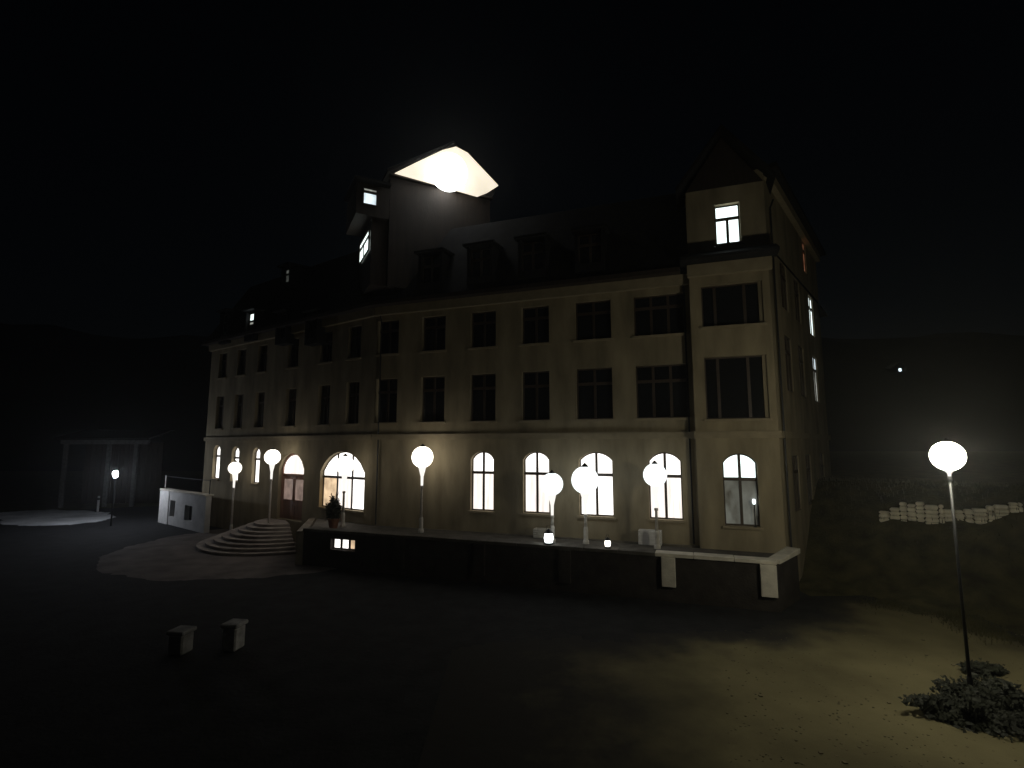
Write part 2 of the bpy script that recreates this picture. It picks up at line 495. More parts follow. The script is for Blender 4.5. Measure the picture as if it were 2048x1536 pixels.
# a half-drawn blind hangs behind the lower lights of the attic window
# --- entrance wing
opsW = []; winsW = []
aw, bw = span(W, 640, 729, 960)
hA0, hA1 = W.hit(690, 1019)[1], W.hit(685, 903)[1]
opsW.append((aw, bw, hA0, hA1, 1.0)); winsW.append((W, aw, bw, hA0, hA1, 0.0, dict(rise=1.0, cols=3, transom=0.46, up='pane_white', low=('pane_amber', 'pane_warm', 'pane_white'))))
ad, bd = span(W, 556, 606, 980)
hd1 = W.hit(580, 906)[1]; hd0 = 1.08
opsW.append((ad, bd, hd0, hd1, 0.85))
for (x0, x1, y0, y1) in ((504, 519, 966, 895), (462, 477, 962, 893), (425, 439, 957, 890)):
    a, b = span(W, x0, x1, 930)
    c, e = W.hit(x0, y0)[1], W.hit(x0, y1)[1]
    opsW.append((a, b, c, e, 0.3)); winsW.append((W, a, b, c, e, 0.0, dict(rise=0.3, cols=1, transom=0.33, up='pane_white', low='pane_white')))
for px in (700, 642, 575, 512, 470, 432):
    s = W.hit(px, 930)[0]
    for (h0, h1) in ((6.15, 8.25), (9.45, 11.1)):
        opsW.append((s - .5, s + .5, h0, h1)); winsW.append((W, s - .5, s + .5, h0, h1, 0.0, dict(transom=0.3)))
wall('wing_wall', W, sA, 0, 0.0, EAVE, opsW)
for fr, a, b, c, e, d, kw in winsW: window(fr, a, b, c, e, d, **kw)
# entrance door: two leaves with panels under a glazed fanlight
dm = MB(); hsp = hd0 + 2.35
dm.box(W, ad, ad + .1, -.3, -.18, hd0, hd1 - .85); dm.box(W, bd - .1, bd, -.3, -.18, hd0, hd1 - .85)
dm.box(W, ad + .1, bd - .1, -.3, -.17, hsp, hsp + .1)
o_ = arc(ad, bd, hd1 - .85, .85); i_ = arc(ad + .1, bd - .1, hd1 - .85, .75)
for k in range(len(o_) - 1): dm.slab(W, [i_[k], i_[k + 1], o_[k + 1], o_[k]], -.3, -.18)
door = dm.build('entrance_door', 'door_wood', hotel)
mid = (ad + bd) / 2
for x0, x1 in ((ad + .1, mid - .006), (mid + .006, bd - .1)):
    m = MB().box(W, x0, x1, -.29, -.24, hd0 + .01, hsp)
    for h0, h1 in ((hd0 + .15, hd0 + .8), (hd0 + 1.0, hd0 + 2.2)):
        for q in (0, 1):
            m.box(W, x0 + .08 if q == 0 else x1 - .12, x0 + .12 if q == 0 else x1 - .08, -.24, -.22, h0, h1)
            m.box(W, x0 + .12, x1 - .12, -.24, -.22, h0 if q == 0 else h1 - .04, (h0 + .04) if q == 0 else h1)
    m.build('leaf', 'door_wood', door)
    MB().box(W, x0 + .13, x1 - .13, -.238, -.228, hd0 + 1.05, hd0 + 2.15).build('pane', 'leaf_lamplight', door)  # added glowing panel, stands for lamplight falling on the door wood
    MB().tube([W.p(mid - (.07 if x0 < mid - .1 else -.07), -.2, hd0 + .95), W.p(mid - (.07 if x0 < mid - .1 else -.07), -.2, hd0 + 1.25)], .014).build('handle', 'brass', door)
for k in range(3):                                        # fanlight, three panes
    x0 = ad + .12 + (bd - ad - .24) * k / 3 + .02; x1 = ad + .12 + (bd - ad - .24) * (k + 1) / 3 - .02
    wd = (bd - ad) / 2 - .1; r = (wd * wd + .75 ** 2) / 1.5
    tp = lambda s: hd1 - .85 + math.sqrt(max(0, r * r - (s - mid) ** 2)) - (r - .75)
    pts = [(x0, hsp + .1), (x1, hsp + .1)] + [(x1 + (x0 - x1) * q / 5, max(hsp + .14, tp(x1 + (x0 - x1) * q / 5) - .01)) for q in range(6)]
    MB().slab(W, pts, -.26, -.245).build('pane', 'pane_warm' if k else 'pane_white', door)
# --- right end wall, seen very obliquely
opsE = []; winsE = []
eh0, eh1 = E.hit(1632, 803)[1], E.hit(1629, 714)[1]; eh2, eh3 = E.hit(1626, 671)[1], E.hit(1616, 589)[1]
colsE = [2.6, 5.3, E.hit(1623, 630)[0]]
for k, s in enumerate(colsE):
    for j, (h0, h1) in enumerate(((2.6, 4.7), (eh0, eh1), (eh2, eh3))):
        opsE.append((s - .6, s + .6, h0, h1))
        mt_ = 'glass_dark'
        if k == 2 and j == 2: mt_ = 'pane_cool'
        if k == 2 and j == 1: mt_ = 'pane_dim'
        winsE.append((E, s - .6, s + .6, h0, h1, .16, dict(sill=False, transom=0.3, up='pane_cold' if mt_ == 'pane_dim' else mt_, low=mt_)))
se, rh1 = E.hit(1606, 482); rh0 = E.hit(1611, 545)[1]
TOPE = max(14.9, rh1 + .35)
opsE.append((se - .5, se + .5, rh0, rh1)); winsE.append((E, se - .5, se + .5, rh0, rh1, .16, dict(sill=False, transom=.3, up='pane_red', low='pane_red')))
wall('end_wall', E, 0.0, sD, 0.0, TOPE, opsE)
for fr, a, b, c, e, d, kw in winsE: window(fr, a, b, c, e, d, **kw)

# plinth, string courses, cornices, eaves
MB().box(F, sB - .05, sR - .002, -.3, .12, 0.0, 1.397).build('plinth', 'plinth_stone', hotel)
MB().box(F, sR, sC + .1, -.3, risalit_d + .12, 0.0, 1.397).build('plinth', 'plinth_stone', hotel)
MB().box(F, sB, sR - .003, .003, .14, 5.35, 5.6).build('string_course', 'trim', hotel)
MB().box(F, sR - .05, sC + .06, risalit_d + .003, risalit_d + .14, 5.35, 5.6).build('string_course', 'trim', hotel)
MB().box(W, sA, -.02, .003, .14, 5.35, 5.6).build('string_course', 'trim', hotel)
MB().box(E, .08, sD, .003, .10, 5.35, 5.6).build('string_course', 'trim', hotel)
MB().box(F, sB, sR - .003, .003, .22, 11.35, EAVE).build('cornice', 'trim', hotel)
MB().box(F, sR - .06, sC + .1, risalit_d + .003, risalit_d + .22, 11.45, 11.9).build('cornice', 'trim', hotel)
MB().box(W, sA, -.03, .003, .22, 11.35, EAVE).build('cornice', 'trim', hotel)
MB().box(E, .1, sD, .003, .22, TOPE - .4, TOPE).build('cornice', 'trim', hotel)
# deep dark timber eaves board and pent roof over the bay, below the attic window
MB().hexa([F.p(sR - .3, risalit_d + .003, 11.93), F.p(sC + .3, risalit_d + .003, 11.93), F.p(sC + .3, risalit_d + .75, 11.93), F.p(sR - .3, risalit_d + .75, 11.93),
           F.p(sR - .3, risalit_d + .003, 12.42), F.p(sC + .3, risalit_d + .003, 12.42), F.p(sC + .3, risalit_d + .75, 12.03), F.p(sR - .3, risalit_d + .75, 12.03)]).build('pent_roof', 'slate', hotel)
MB().box(F, sB, sR - .32, -.3, .62, EAVE + .003, EAVE + .18).build('eaves', 'timber_dark', hotel)
MB().box(W, sA - .4, .15, -.3, .6, EAVE + .005, EAVE + .18).build('eaves', 'timber_dark', hotel)

for fr_, s_, d_, h_ in ((F, sR - .22, .08, 11.3), (F, sB + .3, .08, 11.3), (E, .5, .08, 14.3)):
    MB().tube([fr_.p(s_, d_, 1.45), fr_.p(s_, d_, h_ - .3), fr_.p(s_, d_ + .12, h_)], .035, seg=8).build('downpipe', 'iron', hotel)
# mansard roof: steep lower slope, shallow top
Bk = F.p(sC, -13, 0) + Vector((5, 0, 0))
foot = [A + W.n * .5, B + (W.n + F.n) * .27, F.p(sC + .3, .5, 0), D + E.n * .4, D + Vector((-9, 9, 0)), B + Vector((-2, 15, 0)), A + Vector((6, 10, 0))]
cen = sum(foot, Vector()) / len(foot)
def inset(poly, d):
    out = []; n = len(poly)
    for i in range(n):
        p0, p1, p2 = poly[i - 1], poly[i], poly[(i + 1) % n]
        e1 = (p1 - p0).normalized(); e2 = (p2 - p1).normalized()
        n1 = Vector((-e1.y, e1.x, 0)); n2 = Vector((-e2.y, e2.x, 0))
        bis = (n1 + n2).normalized()
        out.append(p1 + bis * d / max(.35, bis.dot(n1)))
    return out
r1 = inset(foot, 1.9); r2 = inset(foot, 5.2)
m = MB()
for lo, h0, hi, h1 in ((foot, EAVE + .19, r1, 15.9), (r1, 15.9, r2, 17.3)):
    for i in range(len(foot)):
        j = (i + 1) % len(foot)
        a, b, c, e = lo[i], lo[j], hi[j], hi[i]
        m.quad((a.x, a.y, h0), (b.x, b.y, h0), (c.x, c.y, h1), (e.x, e.y, h1))
m.quad(*[(p.x, p.y, 17.3) for p in r2])
m.build('roof', 'slate', hotel)
# gabled roof of the projecting bay
mm = MB(); sm_ = (sR + sC) / 2; g0 = sR - .35; g1 = sC + .35; HR = 17.0
for off in (0,):
    for (x0, y0, x1, y1) in ((g0, 14.75, sm_, HR), (sm_, HR, g1, 14.75)):
        mm.hexa([F.p(x0, risalit_d + .5, y0), F.p(x1, risalit_d + .5, y1), F.p(x1, -6, y1), F.p(x0, -6, y0),
                 F.p(x0, risalit_d + .5, y0 + .18), F.p(x1, risalit_d + .5, y1 + .18), F.p(x1, -6, y1 + .18), F.p(x0, -6, y0 + .18)])
mm.build('bay_roof', 'slate', hotel)
MB().slab(F, [(sR, 14.903), (sC, 14.903), (sm_, HR - .06)], risalit_d - .3, risalit_d).build('bay_gable', 'timber_dark', hotel)
MB().box(F, sC - .4, sC - .003, -6, risalit_d - .46, EAVE, 14.8).build('bay_cheek', 'slate', hotel)
MB().box(F, sR + .003, sR + .38, -6, risalit_d - .46, EAVE + .3, 14.8).build('bay_cheek', 'slate', hotel)

# dormers with windows, set in the lower slope
def dormer(fr, s, h0, h1, hw, d, up, low, back=2.2, cols=1, dark=None):
    m = MB()
    for x in (s - hw - .12, s + hw):
        m.box(fr, x, x + .12, d - back, d, h0 - .35, h1 + .1)
    m.box(fr, s - hw, s + hw, d - back, d, h0 - .35, h0 - .01)
    m.hexa([fr.p(s - hw - .25, d + .22, h1 + .1), fr.p(s + hw + .25, d + .22, h1 + .1), fr.p(s + hw + .25, d - back, h1 + .3), fr.p(s - hw - .25, d - back, h1 + .3),
            fr.p(s - hw - .25, d + .22, h1 + .2), fr.p(s + hw + .25, d + .22, h1 + .2), fr.p(s + hw + .25, d - back, h1 + .42), fr.p(s - hw - .25, d - back, h1 + .42)])
    dr = m.build('dormer', 'slate', hotel)
    window(fr, s - hw, s + hw, h0, h1, d, cols=cols, up=up, low=low, sill=False, parent=dr, name='window_frame', transom=0.36)
    return dr
def dormer_px(fr, px, y0, y1, hw, d, up, low, cols=1):
    s, h1 = fr.hit(px, y0, d - .2); _, h0 = fr.hit(px, y1, d - .2)
    return dormer(fr, s, h0, h1, hw, d, up, low, cols=cols)
dormer_px(W, 507, 626, 670, .42, .5, 'pane_cool', 'pane_dim')
dormer_px(W, 578, 538, 566, .34, -.2, 'pane_lace', 'pane_lace')
for px in (455, 570, 630):
    dormer_px(W, px, 628, 676, .42, .5, 'glass_dark', 'glass_dark')
for s in cent[1:6]:
    dormer(F, s, 12.6, 13.9, .5, .45, 'glass_dark', 'glass_dark', cols=2)
# shallow roof over the end pavilion
m = MB()
P_ = [F.p(sR, -.5, 0), F.p(sC - .2, .1, 0), E.p(.2, .45, 0), E.p(sD + .4, .45, 0), E.p(sD + .4, -6, 0), F.p(sR, -8, 0)]
m.prism([(p.x, p.y) for p in P_], TOPE + .003, TOPE + .18)
m.build('pavilion_roof', 'slate', hotel)
MB().box(E, sD - .4, sD - .003, -6, -.41, 0, TOPE - .003).build('rear_wall', 'plaster', hotel)

# tower gable above the bend, turned to the right, its glazed gable lit
BASEH = 18.0
L = on_height(790, 346, BASEH); Bp = on_height(972, 390, BASEH)
dirv = (Bp - L); ang = -math.degrees(math.atan2(dirv.y, dirv.x))
T = Frame((L.x, L.y), ang)
Lw = dirv.length
apex_s, apex_h = T.hit(908, 292)
MB().box(T, -.15, Lw + .35, -4.5, -.25, 12.5, BASEH - .12).build('tower', 'timber_dark', hotel)
MB().box(T, -.2, Lw + .4, -.4, -.02, BASEH - .118, BASEH - .02).build('tower_ledge', 'timber_dark', hotel)
gpoly = [T.hit(x, y, .06) for x, y in ((790, 346), (955, 393), (975, 385), (997, 371), (985, 358), (935, 305), (912, 293), (885, 300), (830, 326))]
gp = MB().slab(T, gpoly, .0, .06)
gable = gp.build('gable_window', 'pane_gable', hotel)
tr = MB()
for (x0, y0, x1, y1) in ((-.35, BASEH - .02, apex_s, apex_h + .12), (apex_s, apex_h + .12, Lw + .5, BASEH + .2)):
    tr.hexa([T.p(x0, -.02, y0), T.p(x1, -.02, y1), T.p(x1, -4.8, y1), T.p(x0, -4.8, y0),
             T.p(x0, -.02, y0 + .16), T.p(x1, -.02, y1 + .16), T.p(x1, -4.8, y1 + .16), T.p(x0, -4.8, y0 + .16)])
tr.build('tower_roof', 'slate', hotel)
# low annexe of the tower with its own small lit window
sl, hl1 = T.hit(729, 371); sr_, _ = T.hit(756, 380)
hl0 = T.hit(742, 406)[1]
MB().box(T, sl - .3, -.17, -3.0, -.25, hl0 - .5, hl1 + .25).build('tower_annexe', 'timber_dark', hotel)
st0, _ = T.hit(743, 470, -.4)
MB().box(T, st0, -.17, -3.6, -.4, 12.5, hl0 - .503).build('tower_stage', 'timber_dark', hotel)
stc = T.p(st0, -.4, 0)
TL = Frame((stc.x, stc.y), ang + 90)
w0, _ = TL.hit(721, 466, .08); w1, wh1 = TL.hit(738, 459, .08)
wh0 = TL.hit(738, 497, .08)[1]
window(TL, w0, w1, wh0, wh1, .30, cols=2, upcols=1, transom=0.34, up='pane_cool', low='pane_cool', sill=False, bar=.03)

MB().hexa([T.p(sl - .45, .1, hl1 + .253), T.p(-.17, .1, hl1 + .253), T.p(-.17, -3.1, hl1 + .5), T.p(sl - .45, -3.1, hl1 + .5),
           T.p(sl - .45, .1, hl1 + .36), T.p(-.17, .1, hl1 + .36), T.p(-.17, -3.1, hl1 + .62), T.p(sl - .45, -3.1, hl1 + .62)]).build('annexe_roof', 'slate', hotel)
window(T, sl, sr_, hl0, hl1, .02, cols=1, transom=0.24, up='pane_dim', low='pane_cold', sill=False, bar=.03)
MB().lathe(T.p(apex_s + 2.0, -2.2, 0), [(.3, 15), (.3, 19.4), (.38, 19.4), (.38, 19.6)], 4).build('chimney', 'plinth_stone', hotel)

# ------------------------------------------------------------------ terrace with parapet, coping and pillars
TD = risalit_d + 2.0
TH = 1.55
sT1, _ = F.hit(1556, 1160, TD)
sT0, _ = F.hit(606, 1100, TD)
terrace = thing('terrace', F.p(sT1, TD, 0), 'raised stone terrace with pale coping along the front of the hotel', 'terrace')
# front retaining wall with the cellar window opening
cw0, ch1 = F.hit(661, 1077, TD); cw1, ch0 = F.hit(709, 1103, TD)
ch0 = max(ch0, .18)
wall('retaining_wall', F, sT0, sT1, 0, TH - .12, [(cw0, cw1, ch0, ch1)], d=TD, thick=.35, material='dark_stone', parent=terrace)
window(F, cw0, cw1, ch0, ch1, TD, cols=3, transom=0, low=('pane_white', 'pane_white', 'pane_amber'), parent=terrace, sill=False, name='cellar_window')
slabp = [F.p(sT0, TD - .35, 0), F.p(sT1, TD - .35, 0), F.p(sT1 + .35, risalit_d + .2, 0), F.p(sB, .15, 0), W.p(-3.9, .15, 0)]
MB().prism([(p.x, p.y) for p in slabp], 1.0, TH - .125).build('terrace_floor', 'shaded_stone', terrace)
n = 15
for k in range(n):
    a = sT0 + (sT1 - sT0) * k / n; b = sT0 + (sT1 - sT0) * (k + 1) / n
    MB().box(F, a + .006, b - .006, TD - .42, TD + .07, TH - .12, TH + random.uniform(-.008, .008)).build('coping_stone', 'concrete' if k > n - 4 else 'shaded_stone', terrace, bevel=.012)  # left stones coloured darker so that only the right end looks lit
for (x0, x1, y0, y1) in ((1520, 1557, 1133, 1197), (1322, 1352, 1124, 1176)):
    a, h1 = F.hit(x0, y0, TD + .16); b, h0 = F.hit(x1, y1, TD + .16)
    MB().box(F, a, b, TD + .003, TD + .16, max(.0, h0), TH - .125).build('pillar', 'concrete', terrace, bevel=.015)
for px in (1130, 960, 800):
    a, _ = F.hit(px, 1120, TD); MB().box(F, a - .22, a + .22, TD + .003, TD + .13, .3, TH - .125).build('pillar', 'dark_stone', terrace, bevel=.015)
# right flank: sloping coping that climbs back to the house corner
p0 = F.p(sT1, TD, 0); p1 = on_height(1594, 1097, TH + .1); 
dv = Vector((p1.x - p0.x, p1.y - p0.y, 0)); fl = Frame((p0.x, p0.y), -math.degrees(math.atan2(dv.y, dv.x)))
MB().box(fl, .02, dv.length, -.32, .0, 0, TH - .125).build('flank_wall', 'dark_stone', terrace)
MB().hexa([fl.p(.1, -.34, TH - .12), fl.p(dv.length, -.34, TH - .05), fl.p(dv.length, .1, TH - .05), fl.p(.1, .06, TH - .12),
           fl.p(.1, -.34, TH), fl.p(dv.length, -.34, TH + .12), fl.p(dv.length, .1, TH + .12), fl.p(.1, .06, TH)]).build('coping_stone', 'concrete', terrace, bevel=.012)
# left flank beside the steps
q0 = F.p(sT0, TD, 0); q1 = W.p(-4.1, .12, 0); dq = q1 - q0
lf = Frame((q0.x, q0.y), -math.degrees(math.atan2(dq.y, dq.x)))
MB().box(lf, .02, dq.length, -.3, .02, 0, TH - .13).build('flank_wall', 'plinth_stone', terrace)

# pale crates standing on the terrace floor against the house
def crate(px0, py0, px1, dd, label, m_, floor=None):
    floor = TH - .12
    a, h1 = F.hit(px0, py0, dd); b, _ = F.hit(px1, py0, dd)
    o = thing('crate', F.p((a + b) / 2, dd, floor), label, 'crate', 'crates on the terrace')
    n = 4; hh_ = (h1 - floor) / n
    for k in range(n):
        MB().box(F, a, b, dd - .03, dd, floor + k * hh_ + .012, floor + (k + 1) * hh_ - .006).build('slat', m_, o, bevel=.005)
        MB().box(F, a, b, dd - .45, dd - .42, floor + k * hh_ + .012, floor + (k + 1) * hh_ - .006).build('slat', m_, o, bevel=.005)
    for x in (a, b - .03):
        MB().box(F, x + .002, x + .028, dd - .419, dd - .031, floor + .004, h1 - .004).build('side_panel', m_, o)
crate(1276, 1061, 1322, .75, 'pale slatted crate on the terrace beside the projecting bay', 'board_white')
crate(1066, 1058, 1094, .75, 'smaller faded slatted crate on the terrace under the third arched window from the bay', 'concrete')

# ------------------------------------------------------------------ fan of steps to the door
sc0 = W.p(-6.9, .05, 0)
steps = thing('entrance_steps', sc0, 'fan of curved pale stone steps rising to the arched entrance door', 'steps')
NS = 8; top = 1.06
a0 = math.atan2(q0.y - sc0.y, q0.x - sc0.x) + .02
a1 = math.atan2(-W.u.y, -W.u.x) - 2 * math.pi + .03
for k in range(NS):
    r = 1.55 + .36 * (NS - 1 - k)
    hh = top * (k + 1) / NS
    ri = 0.02 if k == NS - 1 else r - .42
    m = MB(); n = 28
    ang_ = [a0 + (a1 - a0) * q / n for q in range(n + 1)]
    lo, hi = (0.0, hh)
    for q in range(n):
        P = []
        for z in (max(0, hh - top / NS - .02) if k else 0, hh):
            for (rr, an) in ((ri, ang_[q]), (r, ang_[q]), (r, ang_[q + 1]), (ri, ang_[q + 1])):
                P.append((sc0.x + rr * math.cos(an), sc0.y + rr * math.sin(an), z))
        i = len(m.v); m.v += P
        m.f += [(i+4, i+5, i+6, i+7), (i+1, i+2, i+6, i+5), (i, i+3, i+2, i+1)]
        if q == 0: m.f.append((i, i+1, i+5, i+4))
        if q == n - 1: m.f.append((i+2, i+3, i+7, i+6))
    m.build('step', 'step_stone', steps)

# ------------------------------------------------------------------ pale annexe wall with two slots, left of the wing
c_ = on_height(335, 1049, 0)
X1 = Frame((c_.x, c_.y), 38)
s1_, _ = X1.hit(412, 1000)
hh = X1.hit(337, 982)[1]
ann = thing('side_porch', c_, 'low pale rendered porch with two narrow dark slots at the end of the wing', 'porch')
o1 = [(*span(X1, 340, 350, 1010), .55, hh - .55), (*span(X1, 370, 385, 1010), .5, hh - .7)]
wall('slotted_wall', X1, 0, s1_, 0, hh, o1, thick=.3, material='pale_render', parent=ann)
pw = -X1.hit(320, 1010)[0]
MB().box(X1, -pw, -.003, -.32, .05, 0, hh - .02).build('lamplit_pier', 'board_white', ann, bevel=.01)  # added whiter pier, lamplight on the wall's end put into its colour
X2 = Frame((X1.p(-pw, 0, 0).x, X1.p(-pw, 0, 0).y), 68)
MB().box(X2, -1.6, -.4, -.3, -.002, 0, hh - .03).build('end_wall', 'pale_render', ann)
MB().box(X1, -pw - .05, s1_ + .05, -.4, .08, hh + .003, hh + .1).build('coping', 'concrete', ann, bevel=.01)
for a, b, c, e in o1:
    MB().box(X1, a, b, -.295, -.27, c, e).build('slot_panel', 'glass_dark', ann)
pp = X1.p(-pw + .1, -.2, hh + .1)
MB().tube([pp, pp + Vector((0, 0, .85))], .03).build('railing_post', 'post_paint', ann)
pq = X1.p(s1_ - .1, -.2, hh + .1)
MB().tube([pq, pq + Vector((0, 0, .85))], .03).build('railing_post', 'iron', ann)
MB().tube([pp + Vector((0, 0, .8)), pq + Vector((0, 0, .8))], .018).build('handrail', 'iron', ann)

# ------------------------------------------------------------------ street lamps
def lamp_glow(name, color, strength):
    m = bpy.data.materials.new(name); m.use_nodes = True
    t = m.node_tree; t.nodes.clear()
    e = t.nodes.new('ShaderNodeEmission'); o = t.nodes.new('ShaderNodeOutputMaterial')
    e.inputs[0].default_value = (*color, 1); e.inputs[1].default_value = strength
    t.links.new(e.outputs[0], o.inputs[0]); MATS[name] = m
def street_lamp(centre, foot_h, rad, color, power, label, group='globe lamps around the hotel', r_post=.05, post='post_paint', neck=.75):
    base = Vector((centre.x, centre.y, foot_h)); h = centre.z - foot_h
    o = thing('street_lamp', base, label, 'lamp', group)
    mn = 'globe_%d' % len([k for k in MATS if k.startswith('globe_')])
    lamp_glow(mn, color, power)
    MB().lathe(base, [(r_post * 2.4, 0), (r_post * 2.4, .08), (r_post * 1.7, .16), (r_post * 1.7, .55), (r_post * 1.3, .62)], 16).build('base', post, o, smooth=False)
    MB().lathe(base, [(r_post * 1.2, .6), (r_post, h * .5), (r_post * .85, h - rad - max(neck, .1))], 12).build('post', post, o, smooth=True)
    MB().lathe(base, [(r_post * 1.3, h - rad - neck - .1), (r_post * 1.5, h - rad - neck - .05), (r_post * 1.2, h - rad - neck)], 16).build('collar', post, o)
    prof = [(rad * math.sin(t) + .0005, h - rad * math.cos(t)) for t in [math.pi * (k / 14) for k in range(15)]]
    MB().lathe(base, prof, 24).build('globe', mn, o, smooth=True)
    if neck:                       # frosted glass stem that glows below the globe
        lamp_glow(mn + '_neck', (1.0, .95, .88), 1.1)
        MB().lathe(base, [(r_post * 1.05, h - rad - neck), (r_post * 1.25, h - rad - neck * .5), (rad * .36, h - rad * .95)], 14).build('neck', mn + '_neck', o, smooth=True)
    MB().lathe(base, [(rad * .3, h + rad * .955), (rad * .22, h + rad * 1.05), (.012, h + rad * 1.25)], 12).build('cap', 'iron', o)
    return o
def near_wall(fr, x, y, d):
    s_, h_ = fr.hit(x, y, d); return fr.p(s_, d, h_)
COOL = (0.93, 1.0, 1.0); WARM = (1.0, 0.93, 0.80)
ft = TH - .125
street_lamp(on_depth(1895, 912, 10.6), 0.0, .29, (1.0, .95, .74), 122, 'tall globe street lamp standing alone on the gravel path right of the hotel', r_post=.028, post='iron', neck=.12)
street_lamp(near_wall(F, 845, 914, 1.1), ft, .46, WARM, 4.2, 'globe lamp on a pale post before the blank stretch of front wall')
street_lamp(near_wall(F, 1310, 950, 1.2), ft, .42, COOL, 1.6, 'globe lamp in front of the arched window next to the projecting bay')
street_lamp(near_wall(F, 1170, 960, 1.2), ft, .52, COOL, 1.6, 'largest terrace globe lamp, in front of the second arched window from the projecting bay')
street_lamp(near_wall(F, 1104, 968, 1.3), ft, .43, COOL, 1.6, 'globe lamp beside the narrow pier, right-hand side of the third arched window from the bay')
street_lamp(near_wall(W, 690, 930, 1.2), ft, .42, WARM, 2.0, 'globe lamp in front of the wide arched window')
street_lamp(near_wall(W, 545, 914, 1.1), 0.0, .40, WARM, 4, 'globe lamp on a tall pale post beside the entrance steps')
street_lamp(near_wall(W, 470, 936, 1.0), 0.0, .36, WARM, 2.0, 'shorter globe lamp before the narrow windows of the entrance wing')
# lamp on the tower, in front of its lit gable
gs, gh = T.hit(898, 345, .5)
tl = T.p(gs, .5, gh)
bl = thing('gable_lamp', tl, 'round lamp on a bracket in front of the lit tower gable', 'lamp')
lamp_glow('gable_globe', (.97, 1, .97), 5)
prof = [(.9 * math.sin(t) + .0005, -.9 * math.cos(t)) for t in [math.pi * (k / 14) for k in range(15)]]
MB().lathe(tl, prof, 24).build('globe', 'gable_globe', bl, smooth=True)
MB().tube([tl + Vector((0, 0, -.8)), tl + Vector((0, 0, -.95)), T.p(gs, -.3, BASEH - .05)], .03).build('bracket', 'iron', bl)

# small lanterns glowing on the terrace wall
def lantern(px, py, d, r, color, power, label):
    s, h = F.hit(px, py, d)
    p = F.p(s, d, TH + .003)
    o = thing('lantern', p, label, 'lantern', 'lanterns on the terrace coping')
    mn = 'lantern_%d' % len([k for k in MATS if k.startswith('lantern_')]); lamp_glow(mn, color, power)
    hb = .04
    MB().lathe(p, [(r * 1.1, 0), (r * 1.1, hb), (r * .9, hb + .01)], 12).build('base', 'iron', o)
    MB().lathe(p, [(r * .8, hb + .01), (r, hb + r), (r * .8, hb + 2 * r)], 12).build('glass', mn, o, smooth=True)
    MB().lathe(p, [(r * 1.1, hb + 2 * r), (r * .5, hb + 2.6 * r), (.01, hb + 2.9 * r)], 12).build('cap', 'iron', o)
    MB().tube([p + Vector((-r * .6, 0, hb + 2.5 * r)), p + Vector((-r * .3, 0, hb + 3.6 * r)), p + Vector((r * .3, 0, hb + 3.6 * r)), p + Vector((r * .6, 0, hb + 2.5 * r))], .008, seg=6).build('handle', 'iron', o)
lantern(1097, 1024, TD - .2, .17, COOL, 5, 'bright round lantern on the terrace coping under the globe lamp beside the pier')
lantern(1214, 1029, TD - .2, .11, WARM, 3, 'small lantern on the terrace coping below the second arched window from the bay')

sl_s, sl_h = F.hit(1508, 1004, risalit_d - .02)
def_p = F.p(sl_s, risalit_d - .02, GF0 - .03)
sl_o = thing('sill_light', def_p, 'tiny bright candle glass on the sill of the lace-curtained window', 'candle')
lamp_glow('lantern_sill', (.9, 1, 1), 2.2)
MB().lathe(def_p, [(.06, 0), (.06, .015), (.02, .03), (.02, sl_h - def_p.z - .08)], 12).build('holder', 'iron', sl_o)
MB().lathe(def_p, [(.035, sl_h - def_p.z - .08), (.06, sl_h - def_p.z), (.045, sl_h - def_p.z + .1)], 12).build('glass', 'lantern_sill', sl_o, smooth=True)

# ------------------------------------------------------------------ foliage
def bush(name, c, rx, ry, h, n, label, cat='shrub', pot=False, leaf=.06, group=None):
    o = thing(name, c, label, cat, group)
    base = 0.0
    if pot:
        MB().lathe(c, [(.17, 0), (.24, .38), (.27, .38), (.27, .43), (.22, .43)], 16).build('pot', 'terracotta', o)
        base = .42
    st = MB()
    for k in range(7):
        a = random.uniform(0, 6.28); q = random.uniform(.2, .7)
        p0 = c + Vector((0, 0, base)); p2 = c + Vector((math.cos(a) * rx * q, math.sin(a) * ry * q, base + h * random.uniform(.5, .9)))
        st.tube([p0, (p0 + p2) / 2 + Vector((0, 0, h * .12)), p2], .02, .006, 6)
    st.build('stem', 'bark', o)
    f = MB()
    for k in range(n):
        while True:
            v = Vector((random.uniform(-1, 1), random.uniform(-1, 1), random.uniform(0, 1)))
            if v.length < 1 and v.length > .25: break
        lump = .72 + .5 * noise.noise(v * 2.3 + c)
        p = c + Vector((v.x * rx * lump, v.y * ry * lump, base + .03 + v.z * h * lump))
        d1 = Vector((random.gauss(0, 1), random.gauss(0, 1), random.gauss(.3, .8))).normalized(); d2 = d1.orthogonal().normalized()
        s = leaf * random.uniform(.6, 1.4)
        f.quad(p - d2 * s * .4, p + d1 * s, p + d2 * s * .4, p - d1 * s * .5)
    f.build('foliage', 'leaf', o)
    return o
g1_ = G(2020, 1478)
bush('shrub', Vector((g1_.x + .35, g1_.y + .75, 0)), 1.75, .95, .66, 9000, 'wide dark low shrub on the edge of the gravel path', leaf=.07, group='low shrubs by the gravel path')
g2_ = G(1962, 1348)
bush('shrub', Vector((g2_.x, g2_.y, 0)), .62, .3, .26, 2200, 'small dark shrub just behind the wide shrub by the gravel path', group='low shrubs by the gravel path')
sp, _ = F.hit(668, 1018, 1.5)
bush('potted_shrub', F.p(sp, 1.5, ft), .42, .42, 1.35, 2600, 'potted evergreen standing in front of the wide arched window', 'plant', pot=True)
